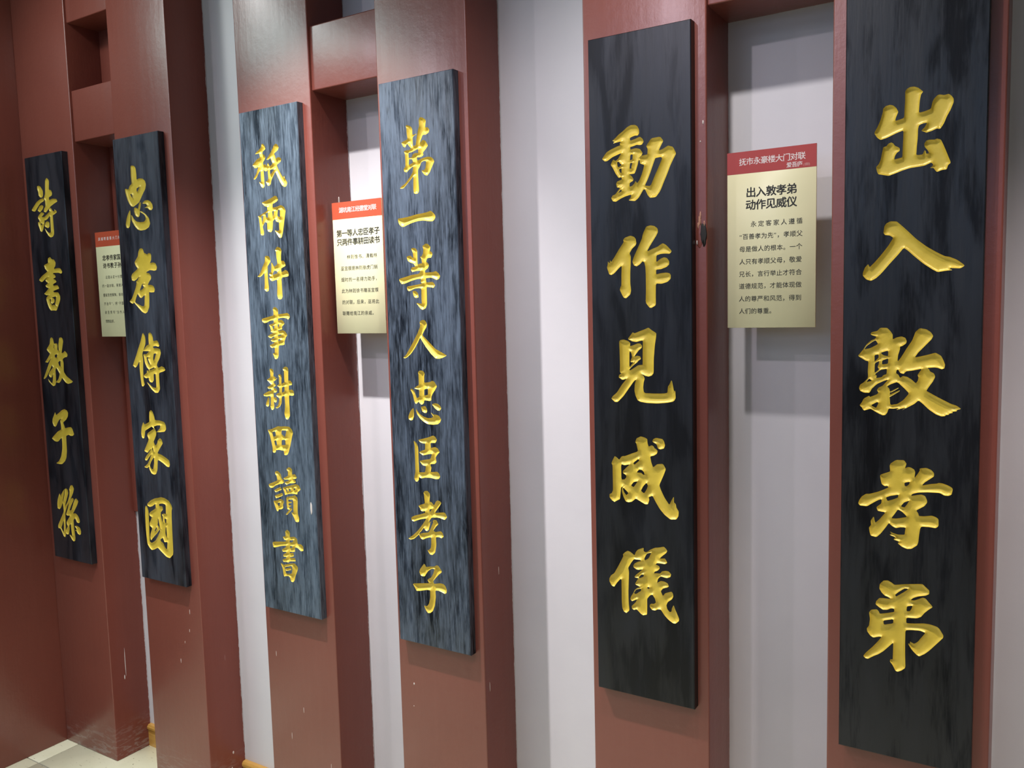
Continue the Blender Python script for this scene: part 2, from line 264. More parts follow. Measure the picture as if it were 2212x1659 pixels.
GLYPHS = '''
G 5
+964,11892 983,11930 1034,11957 1106,11956 1167,11926 1211,11885 1242,11850 1212,11814 1194,11726 1187,11627 1182,11512 1259,11521 1366,11551 1383,11649 1405,11705 1460,11762 1496,11767 1561,11747 1629,11759 1671,11721 1701,11672 1705,11612 1662,11499 1605,11388 1570,11293 1512,11201 1460,11218 1387,11187 1303,11165 1265,11188 1222,11208 1273,11257 1314,11332 1244,11327 1187,11304 1174,11245 1172,11103 1160,10952 1153,10810 1253,10811 1281,10882 1299,10865 1304,10818 1351,10818 1331,10871 1279,10938 1273,10989 1305,11036 1352,11045 1427,11036 1464,11049 1524,11029 1563,10944 1616,10807 1679,10640 1670,10616 1643,10598 1622,10525 1548,10523 1474,10496 1445,10534 1421,10572 1365,10573 1402,10599 1420,10618 1391,10666 1284,10622 1180,10613 1056,10606 941,10577 825,10538 727,10509 639,10531 554,10555 533,10610 520,10679 562,10722 595,10801 614,10914 632,11005 681,11015 715,11057 759,11072 788,11053 818,11008 892,10964 894,10912 849,10886 821,10838 807,10776 870,10786 938,10799 939,10927 945,11080 948,11254 835,11217 689,11158 586,11133 531,11178 480,11262 539,11369 586,11486 615,11596 619,11657 662,11697 730,11708 779,11691 828,11643 863,11571 830,11494 812,11425 889,11440 954,11457 959,11588 966,11740
G 5
+658,9568 668,9648 699,9697 764,9727 865,9719 925,9663 1033,9553 1182,9395 1341,9261 1497,9156 1621,9085 1702,9066 1804,9016 1886,8950 1923,8913 1897,8889 1857,8868 1706,8881 1701,8865 1752,8845 1636,8837 1519,8820 1441,8866 1294,8975 1145,9113 1049,9210 984,9260 890,9139 763,8996 635,8839 548,8756 461,8709 383,8739 326,8806 326,8853 358,8946 413,9008 436,8948 512,9026 630,9165 737,9309 816,9442 756,9486 680,9497 656,9534
G 5
+467,7770 483,7802 577,7823 626,7881 741,7878 796,7815 830,7762 831,7674 895,7709 971,7728 1035,7702 1058,7643 1048,7603 984,7556 952,7548 952,7503 922,7397 913,7280 966,7351 1070,7538 1143,7655 1178,7759 1193,7805 1261,7868 1361,7850 1435,7797 1472,7734 1447,7677 1335,7550 1242,7446 1185,7358 1337,7394 1442,7423 1514,7446 1598,7395 1640,7309 1662,7241 1653,7177 1612,7162 1529,7193 1373,7182 1415,7163 1431,7122 1495,7088 1516,7031 1481,6949 1420,6855 1380,6784 1454,6739 1612,6651 1768,6569 1850,6544 1923,6491 1862,6473 1857,6446 1791,6438 1797,6415 1741,6401 1736,6380 1689,6375 1680,6354 1618,6349 1534,6381 1427,6458 1331,6554 1261,6611 1193,6544 1087,6481 985,6414 1022,6449 1065,6480 898,6424 946,6464 870,6449 783,6448 762,6373 729,6329 685,6322 595,6366 483,6434 371,6391 336,6453 299,6488 335,6538 368,6612 463,6669 469,6641 591,6697 613,6727 585,6769 612,6817 678,6849 732,6916 770,6964 699,6939 589,6883 501,6796 463,6717 367,6720 304,6749 287,6803 303,6858 370,6908 437,6987 430,7131 439,7287 394,7293 258,7382 291,7418 358,7508 402,7586 479,7657 535,7681 573,7722 489,7750
-369,7496 470,7520 597,7592 551,7663 480,7616 397,7550
-538,7396 604,7410 605,7348 540,7276
-637,7438 763,7479 761,7379 726,7385 682,7396
-666,7301 765,7343 761,7243 662,7230
-545,7252 617,7295 607,7229 591,7181 619,7146 542,7073
-548,7055 641,7134 696,7147 745,7154 741,7059 686,7040 665,7004 565,6984 582,7026
-404,6908 454,6976 505,6935
-904,7138 931,7144 959,7086 1018,7069 1055,7117 1151,7130 1310,7167 1269,7108 1238,7055 1254,7015 1245,6956 1214,6908 1143,6977 1067,7023 1003,7033 960,6997 932,7056 894,7079
-750,6844 820,6888 918,6926 1038,6810 1110,6729 1020,6609 924,6534 809,6512 796,6649 800,6745 789,6804
-488,6495 593,6559 616,6541 578,6450 561,6455
+795,6747 941,6831 947,6817 822,6736
+785,6690 958,6784 964,6767 796,6651
G 5
+815,5423 829,5463 919,5535 1049,5539 1090,5481 1061,5391 1111,5422 1155,5420 1215,5386 1231,5338 1218,5227 1280,5331 1304,5377 1298,5411 1405,5431 1483,5401 1528,5350 1529,5291 1467,5237 1390,5176 1338,5111 1478,5150 1575,5167 1603,5181 1661,5179 1747,5152 1814,5114 1824,5083 1807,4995 1760,4967 1693,4968 1626,5006 1432,4999 1286,4980 1197,4950 1163,4909 1237,4926 1335,4952 1395,4930 1425,4861 1431,4818 1388,4748 1257,4658 1287,4617 1303,4563 1391,4567 1508,4592 1576,4570 1613,4541 1616,4415 1570,4374 1473,4383 1345,4376 1326,4333 1313,4232 1301,4086 1282,4028 1194,3956 1124,3943 1043,3970 966,4028 996,4060 895,4087 930,4131 822,4169 868,4191 821,4237 888,4205 969,4186 1080,4196 1084,4261 1093,4329 1008,4325 932,4300 876,4327 840,4357 819,4383 764,4292 684,4170 612,4095 518,4111 499,4171 485,4261 521,4310 513,4389 564,4476 577,4407 593,4358 660,4428 760,4568 699,4573 627,4583 605,4648 687,4724 691,4803 634,4781 532,4709 449,4647 323,4649 297,4692 312,4744 353,4817 426,4874 488,4880 632,4933 734,4987 800,5026 789,5053 733,5045 687,5083 665,5182 659,5243 730,5277 826,5318 820,5379
-1060,5137 1149,5161 1135,5110 1096,5074 1066,5077
-762,4843 838,4878 969,4913 959,4856 879,4815 788,4779
-1007,4705 1061,4782 1145,4824 1111,4754 1067,4689
-854,4471 903,4544 962,4645 1033,4607 1105,4537 1105,4520 945,4475
G 5
+674,3148 683,3236 744,3308 816,3322 878,3293 930,3255 1061,3286 1202,3313 1381,3343 1431,3297 1491,3244 1492,3177 1443,3142 1315,3105 1236,3064 1192,3017 1257,3022 1385,3095 1434,3090 1485,3030 1555,2952 1487,2891 1419,2817 1371,2741 1302,2701 1131,2684 1131,2581 1264,2598 1413,2628 1512,2630 1630,2606 1670,2568 1730,2467 1726,2421 1645,2317 1520,2157 1442,2074 1354,2009 1313,2026 1252,2083 1211,2133 1164,2215 1204,2214 1194,2261 1219,2243 1265,2223 1319,2267 1378,2358 1445,2461 1355,2484 1215,2470 1120,2450 1118,2218 1122,1989 1131,1749 1065,1684 1004,1651 968,1658 921,1753 873,1813 878,1860 919,1859 922,2008 922,2182 854,2099 762,1989 679,1915 585,1855 501,1788 454,1791 418,1829 458,1895 583,2042 666,2157 727,2250 685,2248 586,2209 533,2238 479,2310 473,2367 510,2421 524,2551 507,2676 543,2729 637,2754 669,2726 690,2678 804,2709 932,2753 928,2815 875,2812 813,2774 741,2762 678,2797 615,2845 625,2904 676,2970 738,2980 882,2985 820,3016 769,3031 716,3080
-937,3074 1003,3141 1093,3217 1163,3219 1084,3148 958,3043
-1138,2895 1228,2921 1214,2862 1185,2810 1131,2803
-749,2561 918,2619 918,2538 760,2485
G 4
+516,11741 583,11781 667,11849 763,11905 846,11968 929,12002 1022,11997 1079,11963 1113,11896 1118,11823 1088,11780 1019,11784 949,11766 913,11750 918,11697 1018,11716 1134,11750 1191,11699 1211,11645 1178,11592 1132,11584 1063,11599 981,11579 916,11571 922,11518 1038,11536 1131,11509 1187,11424 1164,11375 1117,11344 1128,11337 1175,11374 1290,11381 1297,11489 1269,11544 1281,11574 1374,11687 1566,11698 1632,11608 1587,11537 1529,11431 1608,11447 1675,11480 1731,11504 1831,11468 1896,11336 1840,11241 1772,11115 1715,10978 1635,10810 1577,10681 1543,10622 1462,10526 1337,10521 1286,10583 1235,10693 1201,10706 1154,10637 1094,10548 1012,10486 930,10499 865,10515 919,10563 932,10626 790,10596 694,10562 585,10507 513,10524 480,10592 515,10642 576,10658 625,10718 685,10782 614,10794 597,10870 616,10911 724,10943 719,10991 653,10984 583,11085 525,11198 480,11262 509,11328 540,11367 587,11330 647,11365 720,11473 637,11451 516,11412 407,11350 346,11348 286,11401 324,11455 398,11532 495,11574 640,11620 699,11629 688,11667 712,11707 617,11697 539,11686 570,11724
-920,11419 973,11423 965,11319 907,11304
-912,11257 964,11256 940,11185 939,11143 898,11137
-622,11304 658,11311 705,11253 729,11240 656,11194 633,11218
-662,11157 722,11172 720,11082 708,11067 679,11107
-624,10675 709,10753 720,10709
-1460,11294 1584,11301 1601,11268 1526,11111 1445,10954 1351,10755 1225,10772 1284,10876 1343,11006 1390,11126 1437,11245
-1093,11273 1116,11307 1133,11216 1219,11186 1195,11095 1159,10994 1111,10894 1058,10836 1029,10886 993,10832 946,10794 893,10783 900,10862 971,10892 983,10928 937,10996 879,11033 938,11032 1008,11036 1044,11111 1080,11212
G 4
+734,9721 777,9767 896,9799 978,9770 1015,9725 1029,9638 1011,9597 927,9527 875,9443 902,9378 897,9216 885,9055 882,8839 900,8686 878,8600 787,8526 733,8538 687,8616 646,8705 665,8770 683,8791 687,9009 696,9204 623,9142 524,9048 453,9015 408,9036 361,9176 381,9240 385,9328 396,9283 424,9255 434,9331 455,9281 530,9375 629,9522 751,9682
+1166,9790 1190,9852 1249,9959 1342,9977 1422,9957 1490,9905 1498,9831 1454,9750 1337,9588 1254,9455 1393,9511 1485,9537 1543,9576 1600,9604 1667,9569 1790,9436 1744,9386 1666,9396 1564,9396 1461,9370 1457,9232 1540,9292 1620,9324 1687,9305 1732,9240 1731,9177 1674,9127 1560,9090 1452,9084 1451,8989 1559,9011 1673,9017 1741,8998 1763,8965 1760,8892 1694,8831 1569,8798 1443,8808 1438,8552 1438,8371 1345,8317 1298,8325 1218,8429 1227,8665 1227,8987 1221,9148 1199,9245 1159,9268 1100,9207 1029,9169 970,9191 933,9268 973,9374 1069,9561 1153,9727
G 4
+615,7635 644,7662 713,7675 827,7641 863,7605 860,7532 951,7563 1030,7595 1086,7593 1128,7549 1119,7502 1051,7450 993,7377 947,7314 1015,7341 1083,7326 1102,7274 1048,7242 1013,7200 922,7136 835,7051 852,7030 944,7084 1035,7143 1125,7152 1136,7150 1139,7378 1149,7657 1087,7647 1008,7624 907,7636 811,7688 863,7750 921,7823 966,7802 1090,7848 1191,7884 1274,7919 1345,7862 1441,7806 1437,7729 1408,7555 1382,7278 1377,6989 1334,6937 1267,6912 1189,6928 1089,6973 1156,6922 1178,6871 1154,6787 1142,6693 1152,6599 1185,6567 1341,6566 1506,6568 1616,6576 1670,6591 1685,6725 1710,6752 1759,6855 1775,6815 1811,6627 1838,6643 1848,6490 1820,6438 1777,6411 1668,6386 1449,6363 1227,6364 1081,6382 1014,6416 970,6509 946,6613 956,6750 986,6845 940,6812 824,6661 695,6488 565,6361 495,6358 414,6429 450,6479 545,6557 664,6730 781,6860 677,6828 591,6882 604,6935 656,6963 622,6993 627,7162 623,7425
-845,7433 875,7417 891,7376 902,7313 890,7282 861,7219 872,7203 934,7204 900,7167 839,7093
G 4
+396,5040 429,5117 474,5200 517,5181 578,5129 629,5201 666,5215 715,5219 862,5281 990,5330 1008,5360 974,5509 950,5524 976,5609 1072,5660 1155,5644 1220,5614 1225,5526 1248,5455 1319,5490 1366,5463 1372,5436 1424,5407 1447,5375 1429,5318 1364,5275 1281,5252 1303,5131 1343,5023 1432,5102 1561,5118 1624,5013 1570,4876 1475,4667 1509,4570 1589,4411 1692,4271 1751,4394 1792,4460 1791,4332 1831,4309 1842,4238 1893,4155 1886,4055 1839,3983 1712,3968 1585,4053 1481,4164 1388,4311 1324,4428 1235,4390 1252,4342 1221,4237 1161,4228 1066,4271 946,4332 859,4254 773,4231 712,4250 658,4359 629,4459 643,4564 612,4538 597,4399 583,4282 526,4253 451,4205 389,4244 339,4303 341,4367 391,4389 424,4462 424,4669 421,5002
-620,5041 699,5019 822,5052 748,4983 661,4896 660,4851 733,4812 738,4767 695,4717 621,4708
-896,5086 1018,5181 1035,5143 925,5049
-972,4890 1027,4956 1087,4956 1134,4915 1155,4855 1121,4852 1074,4893 1026,4889
-840,4600 902,4679 999,4706 900,4568
-1063,4508 1118,4610 1191,4690 1224,4631 1189,4538 1134,4459
-661,4542 770,4445 776,4423 733,4380 678,4441 654,4507
+1332,5577 1356,5623 1415,5649 1555,5634 1589,5584 1609,5508 1588,5441 1506,5413 1454,5431 1425,5517 1344,5556
G 4
+632,3083 670,3129 745,3181 806,3166 904,3099 929,3172 979,3236 1113,3295 1106,3225 1148,3203 1196,3215 1257,3269 1365,3327 1472,3348 1561,3376 1613,3336 1638,3294 1612,3246 1517,3164 1463,3106 1587,3129 1616,3083 1633,3040 1586,3007 1409,3007 1373,2973 1456,2945 1467,2896 1419,2843 1347,2809 1341,2774 1406,2786 1478,2790 1514,2841 1596,2867 1667,2864 1719,2810 1701,2751 1630,2717 1571,2719 1489,2734 1429,2674 1404,2578 1488,2635 1570,2634 1641,2605 1666,2541 1628,2515 1534,2480 1485,2414 1532,2314 1580,2385 1721,2443 1750,2414 1761,2342 1731,2280 1637,2206 1607,2133 1624,2056 1676,1999 1717,2010 1729,2086 1765,2166 1799,2076 1845,1982 1885,1887 1879,1841 1808,1773 1750,1771 1645,1831 1563,1907 1481,2019 1410,2011 1361,1976 1289,1973 1236,2032 1237,2079 1273,2110 1327,2112 1375,2149 1352,2237 1299,2309 1245,2288 1178,2201 1179,2057 1174,1882 1167,1852 1082,1821 1021,1854 936,1932 874,1903 831,1925 820,1981 864,2024 914,2080 952,2156 828,2086 791,2134 817,2203 867,2282 893,2344 955,2401 1029,2431 919,2465 907,2486 958,2575 989,2615 891,2625 922,2674 1009,2751 1089,2827 985,2797 936,2803 875,2841 870,2874 901,2925 975,2971 1061,3001 1031,3019 927,3016 887,3016 828,2938 752,2810 769,2731 760,2509 750,2273 753,2040 769,1878 699,1805 637,1831 601,1907 591,2070 592,2306 592,2529 567,2536 484,2441 419,2338 356,2361 307,2447 305,2506 347,2584 424,2643 528,2823 644,3050
-1122,3062 1184,3179 1286,3213 1219,3076 1134,3023
-995,2639 1045,2705 1099,2716 1111,2681 1080,2653 1007,2618
-880,2284 930,2362 1041,2404 1042,2346 991,2314 941,2271 904,2259
-1175,2437 1205,2465 1241,2448 1217,2415
G 3
+790,12739 821,12764 940,12715 986,12657 985,12518 1029,12512 1112,12528 1119,12518 1051,12492 990,12459 985,12273 1004,12253 1072,12263 1108,12422 1161,12612 1191,12690 1188,12840 1224,12891 1305,12869 1402,12801 1369,12633 1443,12632 1492,12572 1467,12506 1385,12468 1289,12472 1241,12383 1192,12296 1292,12366 1372,12322 1438,12216 1372,12149 1288,12077 1279,12054 1297,12024 1262,11987 1179,11972 1090,11982 1104,11899 1237,11937 1401,11960 1504,11944 1575,11896 1605,11829 1539,11727 1461,11595 1384,11527 1311,11546 1240,11623 1224,11671 1286,11659 1339,11700 1368,11860 1309,11877 1219,11852 1186,11774 1115,11687 1115,11489 1126,11206 1093,11145 1025,11133 965,11161 955,11268 970,11561 904,11497 762,11380 651,11295 543,11304 592,11348 717,11407 860,11536 956,11656 976,11783 930,11764 837,11715 774,11664 699,11687 686,11753 742,11806 743,11995 739,12089 711,12157 758,12181 872,12174 934,12209 861,12275 818,12338 753,12246 694,12276 637,12377 837,12430 813,12573 811,12690
-847,12113 945,12114 1143,12174 1138,12070 1064,12084 981,12069 940,11997 849,11990
-856,11969 953,11952 980,11870 842,11826
G 3
+449,10598 577,10601 770,10617 1000,10654 1226,10670 1338,10683 1451,10709 1522,10657 1579,10595 1581,10542 1546,10492 1493,10458 1367,10472 1219,10500 1031,10495 839,10458 684,10409 606,10390 545,10406 485,10458 457,10520
G 3
+824,9866 890,9875 966,9854 1008,9797 998,9469 1090,9495 1140,9493 1120,9613 1081,9649 1134,9662 1174,9719 1191,9827 1167,9902 1259,9954 1333,9943 1405,9875 1390,9797 1376,9768 1437,9750 1460,9695 1420,9618 1333,9613 1289,9600 1260,9522 1316,9495 1341,9435 1311,9377 1221,9321 1219,9271 1431,9273 1543,9296 1615,9246 1662,9176 1635,9118 1560,9081 1487,9113 1401,9146 1233,9142 1250,9032 1435,9047 1483,9004 1506,8954 1454,8901 1368,8919 1250,8932 1250,8783 1245,8504 1198,8425 1108,8384 1046,8417 912,8565 1001,8549 1089,8532 1082,8687 1091,8897 1016,8914 888,8903 784,8866 706,8842 662,8879 647,8960 891,8983 1121,9016 1078,9047 1094,9131 986,9130 794,9092 598,9032 494,9021 444,9078 408,9150 605,9189 800,9232 1029,9250 1089,9326 956,9321 828,9298 792,9358 807,9407 935,9427 875,9504 786,9528 711,9572 677,9658 690,9683 794,9698 880,9624 873,9754 837,9825
+825,8854 911,8847 985,8790 1000,8689 917,8676 860,8702 826,8794
G 3
+998,8095 1035,8131 1097,8149 1157,8138 1201,8093 1221,8037 1195,7965 1126,7877 1067,7788 1140,7723 1287,7595 1451,7451 1627,7372 1787,7298 1652,7237 1542,7218 1442,7222 1307,7337 1162,7497 1056,7643 998,7723 932,7610 823,7463 715,7339 587,7248 512,7212 450,7231 558,7313 668,7462 811,7658 931,7837 1003,7966 1016,8039
G 3
+897,6876 929,6914 996,6927 1057,6912 1101,6860 1082,6782 1074,6627 1229,6644 1321,6681 1381,6668 1462,6557 1393,6458 1319,6366 1281,6299 1273,6210 1231,6188 1140,6198 1059,6201 1046,6135 993,6092 952,6094 912,6130 883,6166 845,6127 798,6099 763,6140 740,6214 709,6337 641,6450 663,6480 740,6445 778,6380 835,6242 908,6278 911,6459 844,6461 757,6487 826,6530 910,6565 910,6696 910,6827
-1070,6468 1182,6492 1176,6337 1064,6316
+716,5998 727,5949 720,5783 677,5698 614,5684 552,5716 550,5791 602,5893 657,5962
+799,6002 822,5945 912,5858 1022,5797 1164,5765 1287,5785 1313,5819 1231,5922 1271,5899 1320,5869 1421,5861 1500,5837 1552,5758 1514,5683 1452,5635 1310,5615 1138,5620 1017,5673 907,5750 819,5854 791,5943
+955,6041 1089,6063 1122,5999 1140,5934 1108,5892 1046,5889 986,5927 959,6000
+1284,6116 1381,6140 1461,6132 1529,6090 1567,6026 1515,5967 1455,5965 1376,6018
G 3
+686,5176 702,5186 768,5132 812,5059 820,4943 817,4693 821,4400 842,4406 1008,4424 1040,4585 994,4581 932,4593 843,4691 979,4726 1186,4766 1237,4898 1108,4876 953,4836 834,4911 926,4951 1031,4983 1037,5141 975,5137 883,5156 829,5219 990,5254 1125,5291 1290,5348 1350,5329 1402,5254 1354,5169 1201,5164 1212,5037 1340,5074 1420,5042 1477,4956 1393,4884 1345,4815 1367,4709 1324,4657 1171,4637 1208,4557 1178,4438 1378,4467 1437,4426 1464,4354 1422,4293 1340,4278 1157,4299 1003,4290 877,4254 808,4290 803,4214 749,4163 697,4171 660,4244 677,4321 701,4407 708,4685 708,4936 708,5061
G 3
+928,3905 976,3954 1054,3964 1128,3908 1125,3824 1107,3697 1171,3695 1245,3617 1300,3716 1352,3758 1428,3745 1471,3702 1410,3613 1291,3476 1270,3432 1544,3482 1593,3446 1634,3367 1556,3291 1437,3319 1336,3329 1156,3306 1068,3194 1113,3189 1159,3220 1112,3163 1083,3075 1054,2987 1000,2947 936,2973 906,3028 831,2940 735,2843 881,2887 1051,2924 1120,3037 1203,3194 1185,3229 1231,3260 1302,3263 1362,3165 1276,3087 1195,2983 1258,2954 1425,2998 1475,2964 1509,2874 1444,2822 1368,2841 1266,2829 1274,2635 1232,2440 1145,2365 1068,2366 1031,2414 988,2472 1046,2479 1101,2539 1117,2636 1124,2811 980,2773 861,2715 796,2734 741,2833 694,2790 584,2702 477,2668 391,2689 535,2776 699,2913 822,3045 1000,3266 830,3231 697,3184 590,3140 525,3170 521,3244 636,3300 822,3352 967,3404 956,3450 877,3431 825,3447 802,3508 752,3566 963,3635 955,3755 946,3870
-1100,3502 1178,3531 1123,3447 1098,3455
G 3
+484,1541 831,1600 1009,1628 975,1684 955,1702 982,1728 1078,1785 1144,1888 1190,2013 1139,2019 1086,2003 990,1934 935,1866 880,1785 806,1774 744,1795 711,1885 740,1949 817,2046 872,2105 902,2083 931,2028 1057,2058 1193,2081 1266,2126 1317,2112 1415,1995 1403,1959 1319,1896 1212,1787 1137,1700 1165,1636 1352,1681 1454,1676 1513,1630 1550,1534 1537,1465 1485,1433 1395,1459 1303,1483 1195,1474 1202,1309 1164,1081 1096,933 1010,865 937,854 876,913 818,1032 912,1022 978,1093 1025,1247 1034,1453 929,1446 717,1387 599,1368 549,1447
G 2
+825,12905 863,12925 909,12905 952,12846 972,12767 858,12715 846,12639 911,12632 953,12558 925,12499 854,12435 855,12364 939,12373 1017,12311 1010,12374 1036,12399 1070,12377 1099,12296 1223,12363 1181,12437 1146,12525 1066,12478 984,12489 1048,12550 1149,12641 1253,12763 1293,12828 1366,12865 1433,12830 1480,12756 1434,12684 1288,12613 1330,12547 1336,12469 1421,12508 1501,12492 1556,12441 1516,12376 1371,12311 1422,12198 1526,12035 1601,11943 1599,11990 1635,12018 1647,11940 1700,11874 1730,11802 1690,11727 1619,11709 1530,11763 1456,11869 1373,12016 1300,12147 1222,12044 1143,11941 1099,11827 1025,11793 980,11820 915,11920 976,11931 1028,11982 1017,12155 1023,12232 984,12189 924,12186 857,12239 865,12112 867,11916 871,11805 807,11755 749,11790 658,11940 747,11917 742,12083 741,12225 685,12198 590,12072 513,12015 452,12024 507,12095 586,12175 660,12342 585,12309 525,12314 434,12397 500,12451 615,12535 751,12577 724,12689 663,12679 561,12677 619,12730 732,12782 821,12851
-1105,12210 1247,12217 1257,12197 1119,12091 1097,12109
G 2
+738,11390 815,11396 949,11430 1104,11470 1238,11521 1311,11491 1349,11431 1340,11382 1245,11338 1135,11310 1128,11210 1291,11221 1443,11257 1556,11204 1618,11100 1581,10959 1521,10712 1464,10506 1419,10400 1338,10397 1248,10502 1170,10615 1297,10580 1343,10613 1347,10815 1293,10815 1231,10850 1203,10917 1118,10857 1111,10770 1084,10627 1036,10571 939,10583 888,10637 892,10833 849,10836 813,10867 708,10734 754,10607 746,10512 668,10505 620,10526 613,10651 595,10835 579,10982 544,11032 588,11033 736,11089 928,11150 920,11259 839,11271 745,11343
-676,11020 760,11041 741,10936 695,10844
-851,11082 947,11113 934,10954 854,10981
-1105,11117 1176,11127 1158,11035 1131,10964
-1328,11143 1403,11142 1393,10935 1295,10984
G 2
+740,9936 788,9956 879,9935 928,9885 948,9796 904,9744 819,9667 817,9560 810,9382 833,9077 807,8997 726,8985 650,9045 673,9161 684,9385 679,9501 572,9415 503,9390 396,9406 481,9453 556,9550 633,9681 722,9794 735,9874
+965,9768 1023,9740 1068,9641 1176,9691 1205,9725 1179,9902 1170,10052 1133,10080 1198,10156 1251,10167 1339,10137 1387,10078 1357,9940 1352,9782 1443,9788 1503,9724 1511,9645 1338,9589 1344,9483 1503,9545 1590,9494 1618,9432 1594,9363 1334,9347 1336,9015 1342,8828 1292,8767 1174,8768 1136,8876 1159,9107 1161,9302 1067,9278 960,9258 897,9300 856,9367 917,9393 861,9443 885,9487 938,9494 957,9574 973,9689
-1074,9544 1190,9519 1186,9461 999,9422 1030,9492
G 2
+929,8513 986,8562 1064,8548 1139,8485 1130,8359 1301,8372 1486,8394 1560,8349 1582,8287 1512,8211 1449,8247 1307,8269 1122,8251 1117,8188 1238,8215 1314,8179 1368,8108 1278,8044 1249,8008 1265,7954 1098,7931 1110,7908 1296,7932 1372,7892 1450,7802 1387,7739 1327,7629 1320,7530 1094,7517 1074,7243 1042,7169 959,7135 914,7157 886,7230 844,7303 925,7304 937,7469 822,7444 770,7476 747,7521 898,7569 941,7606 848,7619 784,7659 882,7706 802,7714 762,7723 685,7768 782,7815 947,7862 867,7865 809,7897 825,7933 798,8015 756,8088 858,8097 954,8134 946,8206 811,8193 673,8142 578,8129 499,8170 485,8247 657,8279 955,8333 952,8459
-894,8043 962,8066 956,7980 901,7961
-1096,8089 1150,8094 1145,8026 1098,8017
-1089,7808 1222,7818 1220,7791 1086,7772
-1086,7681 1160,7695 1197,7655 1089,7631
-830,7728 940,7770 936,7720 841,7696
G 2
+689,6868 751,6883 829,6844 838,6779 822,6668 895,6652 930,6579 804,6509 894,6448 904,6411 793,6360 898,6327 954,6264 876,6214 796,6220 798,6071 881,6093 917,6029 898,5963 856,5938 803,5959 791,5977 802,5846 774,5751 718,5724 672,5755 633,5866 659,5848 680,6122 514,6095 405,6109 388,6156 551,6229 732,6274 695,6319 599,6315 555,6360 674,6402 730,6432 679,6472 550,6565 676,6616 707,6664 702,6775
+582,6098 625,6035 589,5835 519,5808 467,5848 495,5944 550,6041
+1013,6702 1062,6736 1128,6715 1144,6660 1122,6456 1206,6505 1246,6507 1240,6608 1242,6828 1192,6873 1263,6930 1317,6945 1394,6920 1417,6870 1394,6549 1461,6570 1536,6508 1525,6444 1412,6430 1403,6301 1523,6324 1585,6272 1592,6180 1537,6150 1393,6162 1393,5876 1394,5597 1321,5500 1266,5487 1216,5531 1178,5651 1227,5867 1220,6146 1111,6113 1091,5935 1024,5839 912,5781 839,5801 960,5882 1008,5996 1014,6071 936,6105 892,6150 943,6198 1024,6211 1035,6360 938,6412 1028,6443 1043,6647
-1136,6373 1238,6401 1228,6266 1125,6216
+944,6624 967,6624 968,6597 945,6596
G 2
+487,5163 561,5171 692,5208 898,5287 1024,5282 1150,5296 1346,5296 1438,5218 1476,5133 1423,4998 1355,4793 1279,4599 1229,4519 1165,4492 1093,4496 1083,4615 993,4615 922,4628 775,4611 762,4552 705,4525 642,4543 643,4677 609,4834 559,5021
-657,5110 778,5137 805,5013 702,4974
-1034,5179 1223,5185 1188,5076 1156,4999 1026,5072
-721,4867 805,4892 831,4748 766,4731
-1023,4908 1159,4924 1167,4779 1013,4762
G 2
+687,3990 751,4024 832,4007 922,3934 941,3820 1020,3779 1030,3723 972,3679 834,3656 678,3602 577,3533 492,3515 425,3548 402,3614 574,3679 773,3756 741,3888 689,3932
+627,3470 870,3582 933,3511 820,3470 678,3407 632,3442
+629,3310 771,3359 940,3419 962,3349 821,3286 679,3242
+569,3162 702,3176 845,3240 952,3212 990,3168 944,3095 943,2988 864,2945 760,2933 735,2872 680,2880 632,2983 585,3095
-725,3110 824,3140 803,3041 760,3026
+1145,4102 1223,4161 1290,4163 1368,4117 1357,3964 1466,3993 1546,3900 1483,3857 1363,3850 1480,3813 1483,3757 1395,3729 1232,3713 1120,3659 1062,3697 1058,3735 1196,3777 1226,3818 1049,3806 1011,3841 1192,3915 1202,4045
+958,3571 1006,3586 1255,3648 1474,3718 1592,3691 1665,3589 1595,3529 1539,3495 1521,3431 1454,3429 1307,3433 1170,3409 1045,3363 1012,3470
-1084,3535 1125,3540 1148,3474 1106,3461
-1194,3556 1263,3568 1272,3506 1203,3490
-1385,3589 1446,3600 1449,3553 1395,3538
+1089,3319 1315,3357 1426,3407 1528,3331 1499,2905 1550,2767 1537,2668 1469,2646 1402,2662 1342,2771 1250,2906 1338,2897 1350,3274 1159,3254 1162,3196 1291,3205 1289,3171 1166,3148 1162,3099 1271,3102 1269,3077 1159,3051 1184,3024 1279,3025 1290,2988 1203,2910 1088,2815 1020,2816 1107,2899 1180,2966 1099,2976 1083,3130
G 2
+970,2329 1043,2387 1123,2358 1160,2304 1138,2184 1331,2218 1422,2171 1446,2028 1574,2036 1651,1978 1650,1861 1548,1837 1445,1911 1331,1925 1315,1785 1109,1767 1120,1729 1258,1758 1272,1661 1098,1607 1110,1589 1303,1616 1338,1523 1104,1494 1031,1444 950,1457 838,1441 808,1506 957,1557 973,1599 849,1592 846,1651 982,1719 970,1748 831,1728 808,1795 951,1864 983,1927 815,1895 673,1856 530,1812 460,1817 435,1954 543,1983 963,2033 994,2086 925,2077 862,2168 974,2187 979,2261
-1132,2094 1283,2124 1238,2050 1128,2035
-1134,1938 1244,1942 1199,1887 1130,1878
+729,1385 778,1388 845,1352 1057,1413 1279,1460 1408,1365 1389,1284 1295,1101 1245,964 1186,905 1104,912 1077,1018 1018,1059 892,1040 849,1013 823,1049 796,1245
-883,1298 1163,1369 1185,1283 1147,1138 925,1115 903,1191
+893,1250 1119,1318 1142,1252 1029,1220 931,1190
G 1
+822,12945 866,12963 990,12946 1065,12870 1085,12682 1078,12521 1195,12547 1358,12531 1473,12458 1518,12342 1465,12200 1350,12087 1208,11926 1137,11845 984,11783 831,11731 728,11754 633,11850 562,11970 481,12191 472,12292 516,12307 639,12264 714,12370 826,12422 809,12648
-1048,12263 1102,12277 1189,12312 1162,12253 1090,12172 1048,12164
